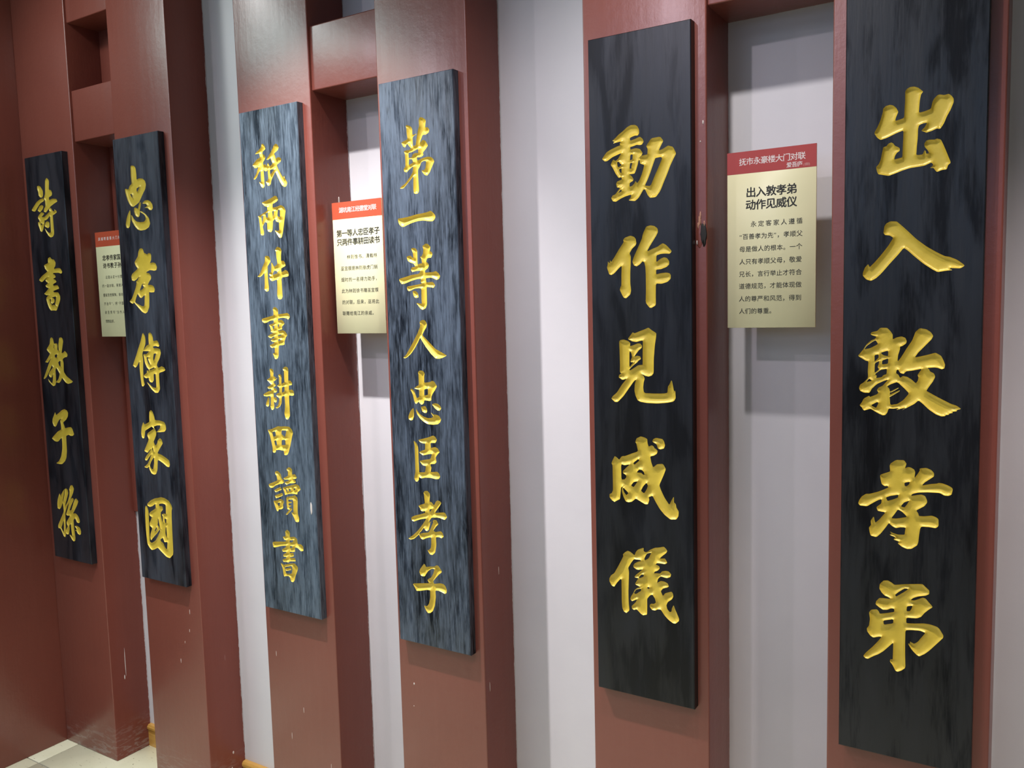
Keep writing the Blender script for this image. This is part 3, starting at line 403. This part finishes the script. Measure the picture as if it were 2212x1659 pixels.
-707,12126 781,12120 808,12086 818,11985 780,12026
+653,11654 672,11595 643,11345 584,11148 505,11106 423,11134 391,11225 453,11398 557,11554
+688,11500 739,11477 811,11371 928,11286 1111,11248 1298,11246 1385,11289 1404,11363 1342,11455 1165,11543 1139,11583 1250,11561 1425,11460 1555,11339 1599,11174 1526,11068 1354,11005 1125,10994 983,11031 829,11155 701,11329
+869,11692 933,11702 1013,11668 1053,11652 1109,11785 1179,11854 1216,11813 1183,11704 1130,11596 1142,11558 1114,11460 1067,11407 984,11414 888,11490 848,11606
+1288,11807 1408,11871 1552,11871 1670,11830 1761,11730 1779,11617 1702,11562 1602,11576 1527,11644 1354,11659 1470,11680 1514,11713 1459,11768 1296,11788
G 1
+1003,10455 1088,10469 1168,10433 1207,10318 1278,10301 1346,10260 1422,10299 1514,10288 1549,10236 1533,10087 1461,9996 1617,10014 1736,9976 1795,9861 1755,9776 1651,9759 1449,9790 1322,9758 1245,9724 1397,9692 1481,9612 1472,9525 1370,9441 1287,9343 1442,9343 1561,9307 1626,9204 1582,9118 1417,9113 1326,9132 1322,8911 1290,8670 1186,8520 1077,8478 935,8525 779,8644 545,8830 487,8791 414,8808 324,8869 451,8949 553,9088 681,9276 739,9414 735,9478 813,9514 900,9625 752,9529 619,9486 516,9513 498,9642 560,9716 852,9856 757,9949 705,10054 801,10150 894,10234 929,10359
-871,9180 972,9329 1031,9390 1095,9401 1027,9352 1103,9286 1013,9226
-599,8835 667,8968 756,9094 859,8976 920,8955 986,8984 1109,9057 1063,8727 996,8697 893,8719
G 1
+864,7870 907,7883 981,7785 998,7657 974,7528 872,7373 794,7243 815,7048 789,6814 767,6423 815,6280 733,6213 660,6224 625,6486 608,6812 619,7008 471,6837 380,6794 341,6829 269,6861 361,7006 491,7203 623,7425 752,7632
+1169,7874 1245,7899 1322,7847 1373,7744 1371,7629 1570,7654 1643,7564 1666,7488 1611,7456 1470,7488 1354,7469 1358,7412 1586,7411 1686,7386 1714,7271 1635,7105 1519,6976 1478,6886 1542,6810 1712,6863 1831,6826 1884,6750 1799,6711 1557,6656 1550,6399 1555,6154 1460,6042 1314,6032 1118,6157 910,6373 1030,6311 1227,6198 1383,6189 1388,6434 1388,6628 1293,6614 1283,6420 1202,6353 1098,6358 1043,6428 1030,6506 921,6471 808,6508 793,6567 961,6647 970,6732 1072,6701 1067,6753 980,6816 891,6971 844,7217 899,7230 982,7218 1094,7283 1140,7321 1035,7321 835,7321 917,7399 1032,7489 1152,7527 1146,7720
-1361,7245 1487,7258 1409,7117 1346,7014 1313,7090
-993,7127 1099,7141 1052,7089 1140,6934 1156,6896 1095,6908 1023,7024
-1088,6753 1337,6827 1365,6801 1117,6727
G 1
+958,5440 1038,5489 1107,5445 1177,5318 1214,5175 1433,5178 1657,5143 1729,5042 1726,4913 1647,4844 1436,4814 1238,4810 1216,4704 1141,4595 1066,4486 1159,4373 1254,4470 1283,4551 1396,4629 1475,4587 1525,4473 1386,4334 1219,4139 1404,4112 1643,4023 1780,3953 1808,3825 1758,3740 1656,3749 1460,3853 1218,3942 1172,3608 1084,3469 975,3441 852,3478 759,3605 736,3690 676,3632 590,3633 506,3653 690,3760 814,3915 918,4094 801,3994 682,3879 615,3861 566,3905 630,3996 818,4154 916,4266 847,4222 730,4122 666,4131 563,4171 665,4317 790,4484 831,4565 768,4668 798,4749 977,4837 1133,4910 1013,4970 857,4897 678,4822 640,4674 608,4580 531,4562 483,4613 464,4731 506,4920 612,5097 657,5019 744,5036 923,5110 929,5268
-1174,4899 1118,4968 1292,5022 1459,5030 1429,4937 1270,4818 1238,4810
-1036,4009 1027,3823 962,3620 887,3607 792,3714 894,3867
-996,4324 1041,4155 957,4255
G 1
+539,2472 725,2597 947,2684 1099,2712 1250,2752 1438,2742 1638,2668 1749,2546 1781,2457 1742,2374 1718,2041 1705,1509 1693,988 1511,831 1345,850 1106,982 927,1095 769,1021 613,972 511,1031 405,1154 374,1560 383,2037 418,2352 467,2411 527,2363 577,2233 565,1920 542,1511 534,1238 639,1209 843,1315 990,1494 1101,1641 1095,1681 1041,1970 984,1830 1084,1773 1087,1707 933,1555 770,1428 604,1287 571,1378 607,1518 714,1706 591,1760 590,1855 731,2059 626,2089 601,2154 685,2230 956,2364 950,2511 790,2415 658,2378 542,2405
-1143,2529 1314,2558 1468,2533 1446,2226 1365,2244 1235,2204 1281,2142 1270,1941 1233,1990 1189,2173 1199,2267 1314,2359 1304,2464 1135,2461
-1358,2083 1452,2080 1437,1932 1377,1965
-1392,1807 1425,1824 1431,1477 1413,1502 1361,1603
-1083,1370 1209,1458 1288,1313 1438,1344 1390,1084 1293,1153 1222,1278 1120,1314
-823,1623 924,1769 949,1705 854,1613
-1027,2036 1050,2052 1105,1776 1128,1698 1081,1746 1014,1914
G 0
+661,12843 743,12852 859,12811 979,12659 978,12508 910,12444 790,12455 710,12533 696,12651 650,12761
+1164,12991 1253,13063 1344,13007 1384,12933 1337,12660 1472,12635 1516,12527 1487,12460 1314,12419 1302,12327 1512,12354 1743,12328 1789,12237 1588,12186 1341,12104 1146,11981 1061,11936 946,11974 967,12054 1070,12150 1065,12337 1005,12412 1104,12554 1126,12785
+763,12399 946,12417 1020,12376 993,12320 785,12268 608,12155 427,12017 306,12033 210,12083 370,12199 550,12324
+713,12181 857,12204 960,12148 876,12050 704,11965 573,12046
+564,11830 786,11976 960,11927 934,11882 784,11813 943,11800 984,11808 1259,11937 1301,11957 1250,12019 1288,12074 1376,12072 1460,11967 1515,11939 1595,11955 1563,12004 1692,11947 1703,11889 1540,11833 1459,11817 1461,11540 1465,11206 1385,11119 1245,11097 1133,11148 1012,11283 914,11441 1074,11302 1205,11241 1279,11276 1286,11553 1293,11819 1151,11726 1027,11683 948,11695 933,11580 825,11378 736,11309 660,11343 550,11573 551,11655 642,11660 630,11719 576,11771
-686,11610 814,11589 725,11525
+1020,11631 1141,11645 1232,11592 1214,11454 1129,11414 957,11467 936,11533
G 0
+990,10424 1113,10458 1201,10378 1336,10359 1419,10252 1386,10150 1275,10052 1569,10067 1682,10045 1772,9926 1698,9873 1549,9914 1238,9921 1213,9882 1309,9867 1364,9772 1192,9728 1325,9694 1391,9611 1168,9550 1180,9492 1436,9506 1526,9389 1257,9340 1157,9321 1170,9274 1442,9266 1541,9137 1524,9012 1403,8833 1262,8653 1069,8668 930,8659 824,8754 744,8894 686,9058 735,9126 863,9192 743,9183 581,9240 763,9333 894,9422 778,9443 698,9515 878,9596 784,9634 714,9706 908,9814 740,9752 588,9665 484,9639 323,9716 553,9852 890,9977 764,10076 701,10201 968,10263 961,10356
-1030,9106 1288,9133 1274,9030 1193,8861 1281,8790 1134,8862 973,8831 1041,8899 1163,8930 1195,9021 1124,9080
-883,9041 965,9062 949,8947 1002,8899 958,8866
G 0
+759,7726 823,7760 915,7714 951,7542 1011,7553 1147,7542 1157,7474 1129,7337 1210,7291 1205,7474 1289,7736 1389,7761 1481,7725 1515,7622 1440,7418 1364,7213 1494,7248 1558,7300 1682,7227 1720,7160 1664,7091 1548,7084 1405,7020 1445,6885 1415,6590 1558,6446 1754,6349 1923,6269 1812,6216 1618,6182 1489,6218 1281,6382 1209,6278 1082,6195 891,6224 1061,6332 1164,6516 979,6729 917,6637 920,6442 899,6213 836,6108 714,6076 622,6125 459,6236 424,6344 557,6227 668,6172 731,6346 753,6507 656,6379 557,6376 480,6467 542,6560 782,6726 732,6794 711,6782 524,6571 339,6383 210,6316 150,6320 273,6485 469,6755 709,7058 576,6953 487,6882 320,6903 464,7009 668,7196 558,7264 469,7344 693,7530 717,7634
-948,7152 1019,7176 1097,7176 1062,7062 947,7072
-1119,6903 1224,6961 1271,6950 1243,6745 1163,6801
-946,7507 974,7496 939,7381 911,7393
G 0
+623,5074 702,5183 735,5117 751,5074 932,5163 1135,5271 1286,5309 1426,5272 1487,5190 1460,5066 1341,4950 1140,4842 1207,4723 1238,4645 1409,4685 1597,4708 1671,4652 1758,4463 1659,4409 1535,4401 1417,4436 1265,4384 1258,4176 1248,3870 1184,3622 1083,3492 901,3379 753,3367 522,3379 725,3475 876,3659 973,3912 996,4158 984,4305 870,4236 777,4168 668,4146 542,4159 373,4247 549,4364 781,4514 1001,4588 1000,4736 969,4894 1053,4972 921,4928 824,4837 722,4708 632,4663 551,4698 482,4819 520,4945
G 0
+530,2238 598,2324 643,2236 828,2440 999,2542 1106,2506 1133,2378 1016,2170 926,2003 867,1891 916,1923 1073,2097 1188,2292 1222,2466 1196,2515 1305,2670 1417,2687 1501,2571 1424,2408 1265,2209 1156,2054 1029,1935 917,1765 857,1654 843,1468 812,1071 797,872 739,775 653,801 560,947 484,1056 370,1055 343,1105 365,1187 556,1421 773,1697 758,1919 748,2010 608,1810 509,1746 399,1773 399,1946 456,2111
-732,1389 682,936 534,1089 617,1204
-910,2461 943,2490 886,2287 774,2039 755,2063
+1288,2211 1401,2236 1437,2175 1254,1960 1117,1762 1255,1803 1399,2054 1507,2208 1599,2244 1707,2151 1610,1999 1404,1768 1327,1681 1484,1712 1607,1649 1698,1517 1707,1428 1636,1378 1529,1394 1439,1538 1330,1461 1328,1200 1366,829 1330,720 1238,689 1156,736 1003,912 1174,869 1154,1048 1145,1308 1046,1231 1050,1101 980,909 866,888 796,951 820,1046 952,1193 896,1278 894,1343 1111,1552 1116,1592 980,1569 895,1605 1009,1789 1156,2054
+1368,1251 1513,1275 1681,1231 1741,1110 1716,1004 1624,963 1521,1004 1466,1088 1357,1087 1472,1128 1457,1178
'''

# ---------------------------------------------------------------- carved couplet boards
BW, BT, BB, TH = 0.135 * S, 0.300, -0.546, 0.013 * S
BH = (BT - BB) * S
BX = [0.4993, 0.8056, 1.1575, 1.4618, 1.8066, 2.1147]
glyphs = [[] for _ in range(6)]
for ln in GLYPHS.strip().split('\n'):
    if ln[0] == 'G': cur = []; glyphs[int(ln[2:])].append(cur)
    else: cur.append((ln[0], np.array([[float(a) for a in q.split(',')] for q in ln[1:].split()]) * 1e-4))
def smooth(p, it=1):                                          # one pass of corner cutting, so the strokes run like a brush
    for _ in range(it):
        q = np.roll(p, -1, 0); p = np.stack([0.87 * p + 0.13 * q, 0.13 * p + 0.87 * q], 1).reshape(-1, 2)
    return p
def sdf_poly(poly, X, Z):                                     # signed distance, positive inside
    a = poly; b = np.roll(poly, -1, 0); d = np.full(X.shape, 1e9); ins = np.zeros(X.shape, bool)
    for (ax, az), (bx, bz) in zip(a, b):
        ex, ez = bx - ax, bz - az; L = ex * ex + ez * ez
        if L < 1e-14: continue
        t = np.clip(((X - ax) * ex + (Z - az) * ez) / L, 0, 1)
        d = np.minimum(d, (X - ax - t * ex) ** 2 + (Z - az - t * ez) ** 2)
        if abs(ez) > 1e-12:
            c = ((az > Z) != (bz > Z)) & (X < (Z - az) / ez * ex + ax); ins ^= c
    d = np.sqrt(d); return np.where(ins, d, -d)
STEP = 0.00110
CAP = [0.0036, 0.0036, 0.0075, 0.0075, 0.0052, 0.0046]; SLOPE = [1.6, 1.6, 1.3, 1.3, 1.5, 1.8]
def carve(board, cap):
    """front face of a board with its characters cut into it: returns face-mesh data and one mesh per character"""
    nx = int(round(BW / STEP)); hx = BW / nx; EDGE = 0.0016
    chars = []; rows = []
    for contours in glyphs[board]:
        allp = np.concatenate([c for _, c in contours]); z0, z1 = allp[:, 1].min() - 0.003, allp[:, 1].max() + 0.003
        chars.append([z0, z1, contours])
    chars.sort(key=lambda c: c[0])
    # shared z range when two characters interlock
    verts, faces = [], []
    def quad(x0, z0, x1, z1):
        k = len(verts); verts.extend([(x0, -TH, z0), (x1, -TH, z0), (x1, -TH, z1), (x0, -TH, z1)]); faces.append((k, k + 1, k + 2, k + 3))
    bands = []
    for z0, z1, c in chars:
        if bands and z0 < bands[-1][1]: bands[-1][1] = max(z1, bands[-1][1]); bands[-1][2].append(c)
        else: bands.append([z0, z1, [c]])
    gl = []; zc = EDGE
    for z0, z1, cs in bands:
        quad(EDGE, zc, BW - EDGE, z0); zc = z1
        nz = max(2, int(round((z1 - z0) / STEP))); hz = (z1 - z0) / nz
        xs = np.linspace(EDGE, BW - EDGE, nx + 1); zs = z0 + np.arange(nz + 1) * hz
        X, Z = np.meshgrid(xs, zs); hxx = xs[1] - xs[0]
        best = np.full(X.shape, -1.0); owner = np.zeros(X.shape, int)
        for ci, contours in enumerate(cs):
            s = None
            for sg, poly in contours:
                q = sdf_poly(smooth(poly), X, Z)
                s = q if s is None else (np.maximum(s, q) if sg == '+' else np.minimum(s, -q))
            owner = np.where(s > best, ci, owner); best = np.maximum(best, s)
        s = best; s[:, 0] = s[:, -1] = s[0] = s[-1] = -0.01
        s = np.where(np.abs(s) < 1e-6, 1e-6, s)
        dep = np.where(s > 0, cap * (1 - np.exp(-SLOPE[board] * np.maximum(s, 0) / cap)), 0)
        IN = s > 0
        cv = [([], [], {}) for _ in cs]                        # per character: verts, faces, index
        for j in range(nz):
            run = None
            rin = IN[j]; rin2 = IN[j + 1]
            cnt = rin[:-1].astype(int) + rin[1:] + rin2[:-1] + rin2[1:]
            for i in range(nx):
                c = cnt[i]
                if c == 0:
                    if run is None: run = i
                    continue
                if run is not None: quad(xs[run], zs[j], xs[i], zs[j + 1]); run = None
                cor = ((j, i), (j, i + 1), (j + 1, i + 1), (j + 1, i))
                if c == 4: own = owner[j, i]; poly = [('c',) + q for q in cor]; outp = None
                else:
                    poly, outp = [], []; own = max((s[q], owner[q]) for q in cor)[1]
                    for k in range(4):
                        a, b = cor[k], cor[(k + 1) % 4]
                        (poly if IN[a] else outp).append(('c',) + a)
                        if IN[a] != IN[b]:
                            e = ('e',) + (a + b if a < b else b + a); poly.append(e); outp.append(e)
                V, F, I = cv[own]
                f = []
                for q in poly:
                    if q not in I:
                        I[q] = len(V)
                        if q[0] == 'c': V.append((xs[q[2]], -TH + dep[q[1], q[2]], zs[q[1]]))
                        else:
                            a, b = (q[1], q[2]), (q[3], q[4]); t = s[a] / (s[a] - s[b])
                            V.append((xs[a[1]] + t * (xs[b[1]] - xs[a[1]]), -TH, zs[a[0]] + t * (zs[b[0]] - zs[a[0]])))
                    f.append(I[q])
                if len(f) > 2: F.append(f)
                if outp and len(outp) > 2:
                    k0 = len(verts)
                    for q in outp:
                        if q[0] == 'c': verts.append((xs[q[2]], -TH, zs[q[1]]))
                        else: verts.append(V[I[q]])
                    faces.append(tuple(range(k0, k0 + len(outp))))
            if run is not None: quad(xs[run], zs[j], xs[nx], zs[j + 1])
        gl += [(V, F) for V, F, I in cv if F]
    quad(EDGE, zc, BW - EDGE, BH - EDGE)
    # body: chamfered rim, sides and back
    k = len(verts); E_ = EDGE
    ring = [[(E_, -TH, E_), (BW - E_, -TH, E_), (BW - E_, -TH, BH - E_), (E_, -TH, BH - E_)],
            [(0, -TH + E_, 0), (BW, -TH + E_, 0), (BW, -TH + E_, BH), (0, -TH + E_, BH)],
            [(0, 0, 0), (BW, 0, 0), (BW, 0, BH), (0, 0, BH)]]
    for r in ring: verts.extend(r)
    for a in range(2):
        for q in range(4): faces.append((k + a * 4 + q, k + a * 4 + (q + 1) % 4, k + a * 4 + 4 + (q + 1) % 4, k + a * 4 + 4 + q)[::-1])
    faces.append((k + 8, k + 9, k + 10, k + 11)[::-1])
    return verts, faces, gl
BLABEL = ['leftmost black board carved with five gilt characters, in the corner by the side wall',
          'black board with gilt characters overhanging its post edge, second from left',
          'blue-grey streaked black board on the left post of the middle frame, eight small gilt characters',
          'streaky black board on the right post of the middle frame, its third character a single stroke below the top',
          'black board with five gilt characters beside the chipped knot hole, right-hand frame',
          'largest black board nearest the camera, far right, its top cut off by the picture edge']
BLABEL[3] = 'streaky black board on right post of middle frame, second character a single stroke'

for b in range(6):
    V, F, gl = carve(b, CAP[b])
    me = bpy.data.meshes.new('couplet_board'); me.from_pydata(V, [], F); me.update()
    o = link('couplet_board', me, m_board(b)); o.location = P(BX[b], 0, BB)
    o.location.y -= 0.0003
    tag(o, BLABEL[b], 'board', 'carved couplet boards on the posts')
    for V, F in gl:
        m2 = bpy.data.meshes.new('carved_character'); m2.from_pydata(V, [], F); m2.update()
        m2.polygons.foreach_set('use_smooth', [True] * len(m2.polygons))
        link('carved_character', m2, GOLD, o)

# ---------------------------------------------------------------- printed notices between the posts
SW, SH, ST = 0.1045 * S, 0.211 * S, 0.004
_tc = {}
def text_mesh(s):
    if s not in _tc:
        cu = bpy.data.curves.new('t', 'FONT'); cu.body = s; cu.size = 1; cu.resolution_u = 2
        ob = bpy.data.objects.new('t', cu); COL.objects.link(ob); bpy.context.view_layer.update()
        me = bpy.data.meshes.new_from_object(ob.evaluated_get(bpy.context.evaluated_depsgraph_get()))
        bpy.data.objects.remove(ob); bpy.data.curves.remove(cu); me.materials.clear(); _tc[s] = me
    return _tc[s]
def text_line(name, parent, s, x0, x1, zc, h, mat, heavy=0.0):
    """a printed line: every glyph set on its own pitch between x0 and x1 (mm on the notice), height h"""
    HALF = '()“”'
    wd = [0.5 if ch in HALF else 1.0 for ch in s]
    tot = sum(wd); body = h * 1.02; last = body if s[-1] not in '。，,' else body
    pitch = (x1 - x0 - body) / (tot - 1) if tot > 1 else 0
    bm = bmesh.new(); x = x0
    for ch, q in zip(s, wd):
        me = text_mesh(ch); k = len(bm.verts); bm.from_mesh(me); bm.verts.ensure_lookup_table()
        vs = bm.verts[k:]; sc_ = body / 0.92
        for v in vs:
            v.co = Vector(((x + v.co.x * sc_) * .001, 0, (zc - h * 0.40 + v.co.y * sc_) * .001))
        if heavy:                                              # bolder print: thicken each outline with offset copies
            geo = bmesh.ops.duplicate(bm, geom=[f for f in bm.faces if all(v.index < 0 or v in set(vs) for v in f.verts)] if False else list({f for v in vs for f in v.link_faces}))
            for v in geo['geom']:
                if isinstance(v, bmesh.types.BMVert): v.co.x += heavy * .001; v.co.y += 0.00002
            geo = bmesh.ops.duplicate(bm, geom=list({f for v in vs for f in v.link_faces}))
            for v in geo['geom']:
                if isinstance(v, bmesh.types.BMVert): v.co.z += heavy * .0008; v.co.x += heavy * .0005; v.co.y += 0.00004
        x += pitch * q
    me = bpy.data.meshes.new(name); 
    bm.normal_update()
    for f in bm.faces:
        if f.normal.y > 0: f.normal_flip()
    bm.to_mesh(me); bm.free()
    o = link(name, me, mat, parent); o.location = (0, -ST - 0.00025, 0); return o
def notice(x, z, label, head, lines, hz, hmat):
    root = empty('notice_board', P(x, 0.03, z)); tag(root, label, 'sign', 'cream notices hung between the posts')
    box('panel', (0, -ST, 0), (SW, 0, SH), CREAM, root, 0.0005, 1)
    box('header_band', (0.0, -ST - 0.00015, hz), (SW, -ST + .0008, SH), hmat, root)
    for px in (SW * .55,):
        for pz in (SH * .2, SH * .8):
            me = bpy.data.meshes.new('standoff_pin'); bm = bmesh.new()
            bmesh.ops.create_cone(bm, cap_ends=True, segments=16, radius1=.004, radius2=.004, depth=(D - .03) * S)
            for v in bm.verts: v.co = Vector((px + v.co.x, v.co.z + (D - .03) * S / 2, pz + v.co.y))
            bm.to_mesh(me); bm.free(); link('standoff_pin', me, STEEL, root)
    for s, x0, x1, zc, h, mat, hv in head + lines: text_line('printed_line', root, s, x0, x1, zc, h, mat, hv)
    return root
I, Wk, Pk = INK, WHITE_INK, PINK_INK
notice(0.6638, -0.0723, 'small cream notice with red header in the left frame gap, partly behind a board',
       [('凤城明谨第大门对联', 16.7, 152, 322, 10.5, Wk, 0.3)],
       [('忠孝传家国', 32.7, 130, 259, 17.6, I, 0.9), ('诗书教子孙', 32.9, 131, 233.5, 17, I, 0.9),
        ('这是永定十分常见', 43.5, 146, 196, 10.4, I, 0), ('的一副对联。客家人受', 22, 149, 168, 10.4, I, 0), ('儒家思想熏陶，崇尚“修', 23.6, 150, 137.5, 10.4, I, 0),
        ('齐治平”，把“干国家', 25, 146, 109, 10.4, I, 0), ('读圣贤书”当作人生', 26, 149, 80.5, 10.4, I, 0), ('理想追求。', 27, 82, 51, 10.4, I, 0)], .2971, SIGN_ORANGE)
notice(1.3195, -0.0686, 'cream notice with orange-red header and eight-character title, in the middle frame',
       [('湖坑南江经德堂对联', 23.5, 152.8, 323.9, 13.8, Wk, 0.35)],
       [('第一等人忠臣孝子', 11.7, 160, 263.4, 17.8, I, 0.9), ('只两件事耕田读书', 11.8, 159.5, 240.3, 17.4, I, 0.9),
        ('林则徐书。清翰林', 45.6, 149, 201.2, 11, I, 0.12), ('巫宜锲是林则徐虎门销', 22.5, 148.7, 171.6, 11, I, 0.12),
        ('烟时的一名得力助手，', 21.8, 153, 142.2, 11, I, 0.12), ('此为林则徐书赠巫宜锲', 21.9, 149.1, 112.6, 11, I, 0.12),
        ('的对联。后来，巫将此', 21.9, 149.7, 82.9, 11, I, 0.12), ('联赠给南江的亲戚。', 21.6, 137, 53.4, 11, I, 0.12)], .3010, SIGN_ORANGE)
notice(1.972, -0.0643, 'largest cream notice with deep red header and five-character title, in the right-hand frame',
       [('抚市永豪楼大门对联', 23.4, 149.7, 324.8, 13.4, Wk, 0.35), ('爱吾庐', 114.9, 144.5, 309.9, 9.6, Wk, 0.25), ('(横批)', 146.5, 160.5, 308.2, 5.4, Pk, 0)],
       [('出入敦孝弟', 36.3, 133.8, 264.7, 18.8, I, 0.9), ('动作见威仪', 35.7, 133.8, 240.4, 18.8, I, 0.9),
        ('永定客家人遵循', 46.4, 145.2, 203.3, 10.8, I, 0.12), ('“百善孝为先”，孝顺父', 24.1, 145.3, 179.6, 10.8, I, 0.12),
        ('母是做人的根本。一个', 23.9, 144.9, 155.1, 10.8, I, 0.12), ('人只有孝顺父母，敬爱', 23.8, 144.3, 130.6, 10.8, I, 0.12),
        ('兄长，言行举止才符合', 23.1, 144.2, 106.2, 10.8, I, 0.12), ('道德规范，才能体现做', 23, 144, 82.3, 10.8, I, 0.12),
        ('人的尊严和风范，得到', 22.8, 143.8, 57.3, 10.8, I, 0.12), ('人们的尊重。', 23.1, 94, 32.9, 10.8, I, 0.12)], .3024, SIGN_RED)

# ---------------------------------------------------------------- small marks: knot hole, chips, paint spots
def blob(name, c, r, mat, parent, inv, seed=0, jag=0.12):
    bm = bmesh.new(); bmesh.ops.create_icosphere(bm, subdivisions=3, radius=1); rnd = random.Random(seed)
    for v in bm.verts:
        k = 1 + jag * (rnd.random() - .5); v.co = Vector((c[0] + v.co.x * r[0] * k, c[1] + v.co.y * r[1], c[2] + v.co.z * r[2] * k)) - inv
    me = bpy.data.meshes.new(name); bm.to_mesh(me); bm.free()
    for p in me.polygons: p.use_smooth = True
    return link(name, me, mat, parent)
FR = [o for o in COL.objects if o.name.startswith('timber_frame')]
fr = FR[2]; inv = fr.location
c = P(1.9505, 0, 0.0500)
rim = blob('knot_rim', c + Vector((-.0065, 0.0005, -.002)), (.0075, .0020, .026), RED, fr, inv, 1, .10); rim['label'] = 'cracked paint rim of the knot hole'
h = blob('knot_hole', c + Vector((.0015, -.0004, .0)), (.0064, .0022, .0215), HOLE, fr, inv, 2, .35); h['label'] = 'black hollow of the knot hole'  # dark blob stands in for the shade inside the hole
for k, (dx, dz, w_, hh) in enumerate(((-.006, .026, .0028, .011), (-.0045, .036, .0018, .008), (-.009, .017, .0022, .006), (.0035, .020, .0014, .006), (-.0115, -.016, .0016, .005))):
    blob('bare_wood_chip', c + Vector((dx, -.0002, dz)), (w_, .0014, hh), BARE if k < 4 else DRIP, fr, inv, 5 + k, .5)
def spots(k, front=(), side=()):
    f = FR[k]
    for x, z, w_, hh in front: blob('paint_spot', P(x, 0, z), (w_, .0007, hh), DRIP, f, f.location, int(x * 999), .3)
    for x, y, z, w_, hh in side: blob('paint_spot', P(x, y, z), (.0007, w_, hh), DRIP, f, f.location, int(z * 999), .3)
spots(0, [(0.9250, -.6380, .0010, .005), (0.9290, -.6000, .0009, .008), (0.8930, -.7050, .0010, .007), (0.9090, -.6640, .0008, .004)],
      [(PX[1], .0333, -.7700, .0013, .050), (PX[1], .0300, -.8020, .0022, .008), (PX[3], .055, -.900, .003, .005), (PX[3], .050, -.930, .002, .003)])
spots(1, [(1.1640, -.6350, .0008, .008), (1.2260, -.7250, .0009, .008), (1.1935, -.7800, .0008, .010), (1.2860, -.8130, .0008, .010), (1.4760, -.6210, .0022, .0030), (1.4740, -.6580, .0012, .0012)],
      [(PX[5], .055, .1500, .003, .010), (PX[5], .062, -.050, .0012, .004), (PX[7], .045, -.430, .0010, .010), (PX[7], .012, -.600, .0010, .012)])
spots(2, [(1.9080, -.6510, .0012, .0015), (1.9515, .1820, .0016, .0040), (1.9480, .1600, .0012, .0016)])
BD = [o for o in COL.objects if o.name.startswith('couplet_board')]
ch = blob('wood_chip', Vector((.2030, -TH, .3090)), (.0036, .0008, .0170), DRIP, BD[2], Vector((0, 0, 0)), 3, .2)
ch['label'] = 'pale sliver of bare wood on the board face'
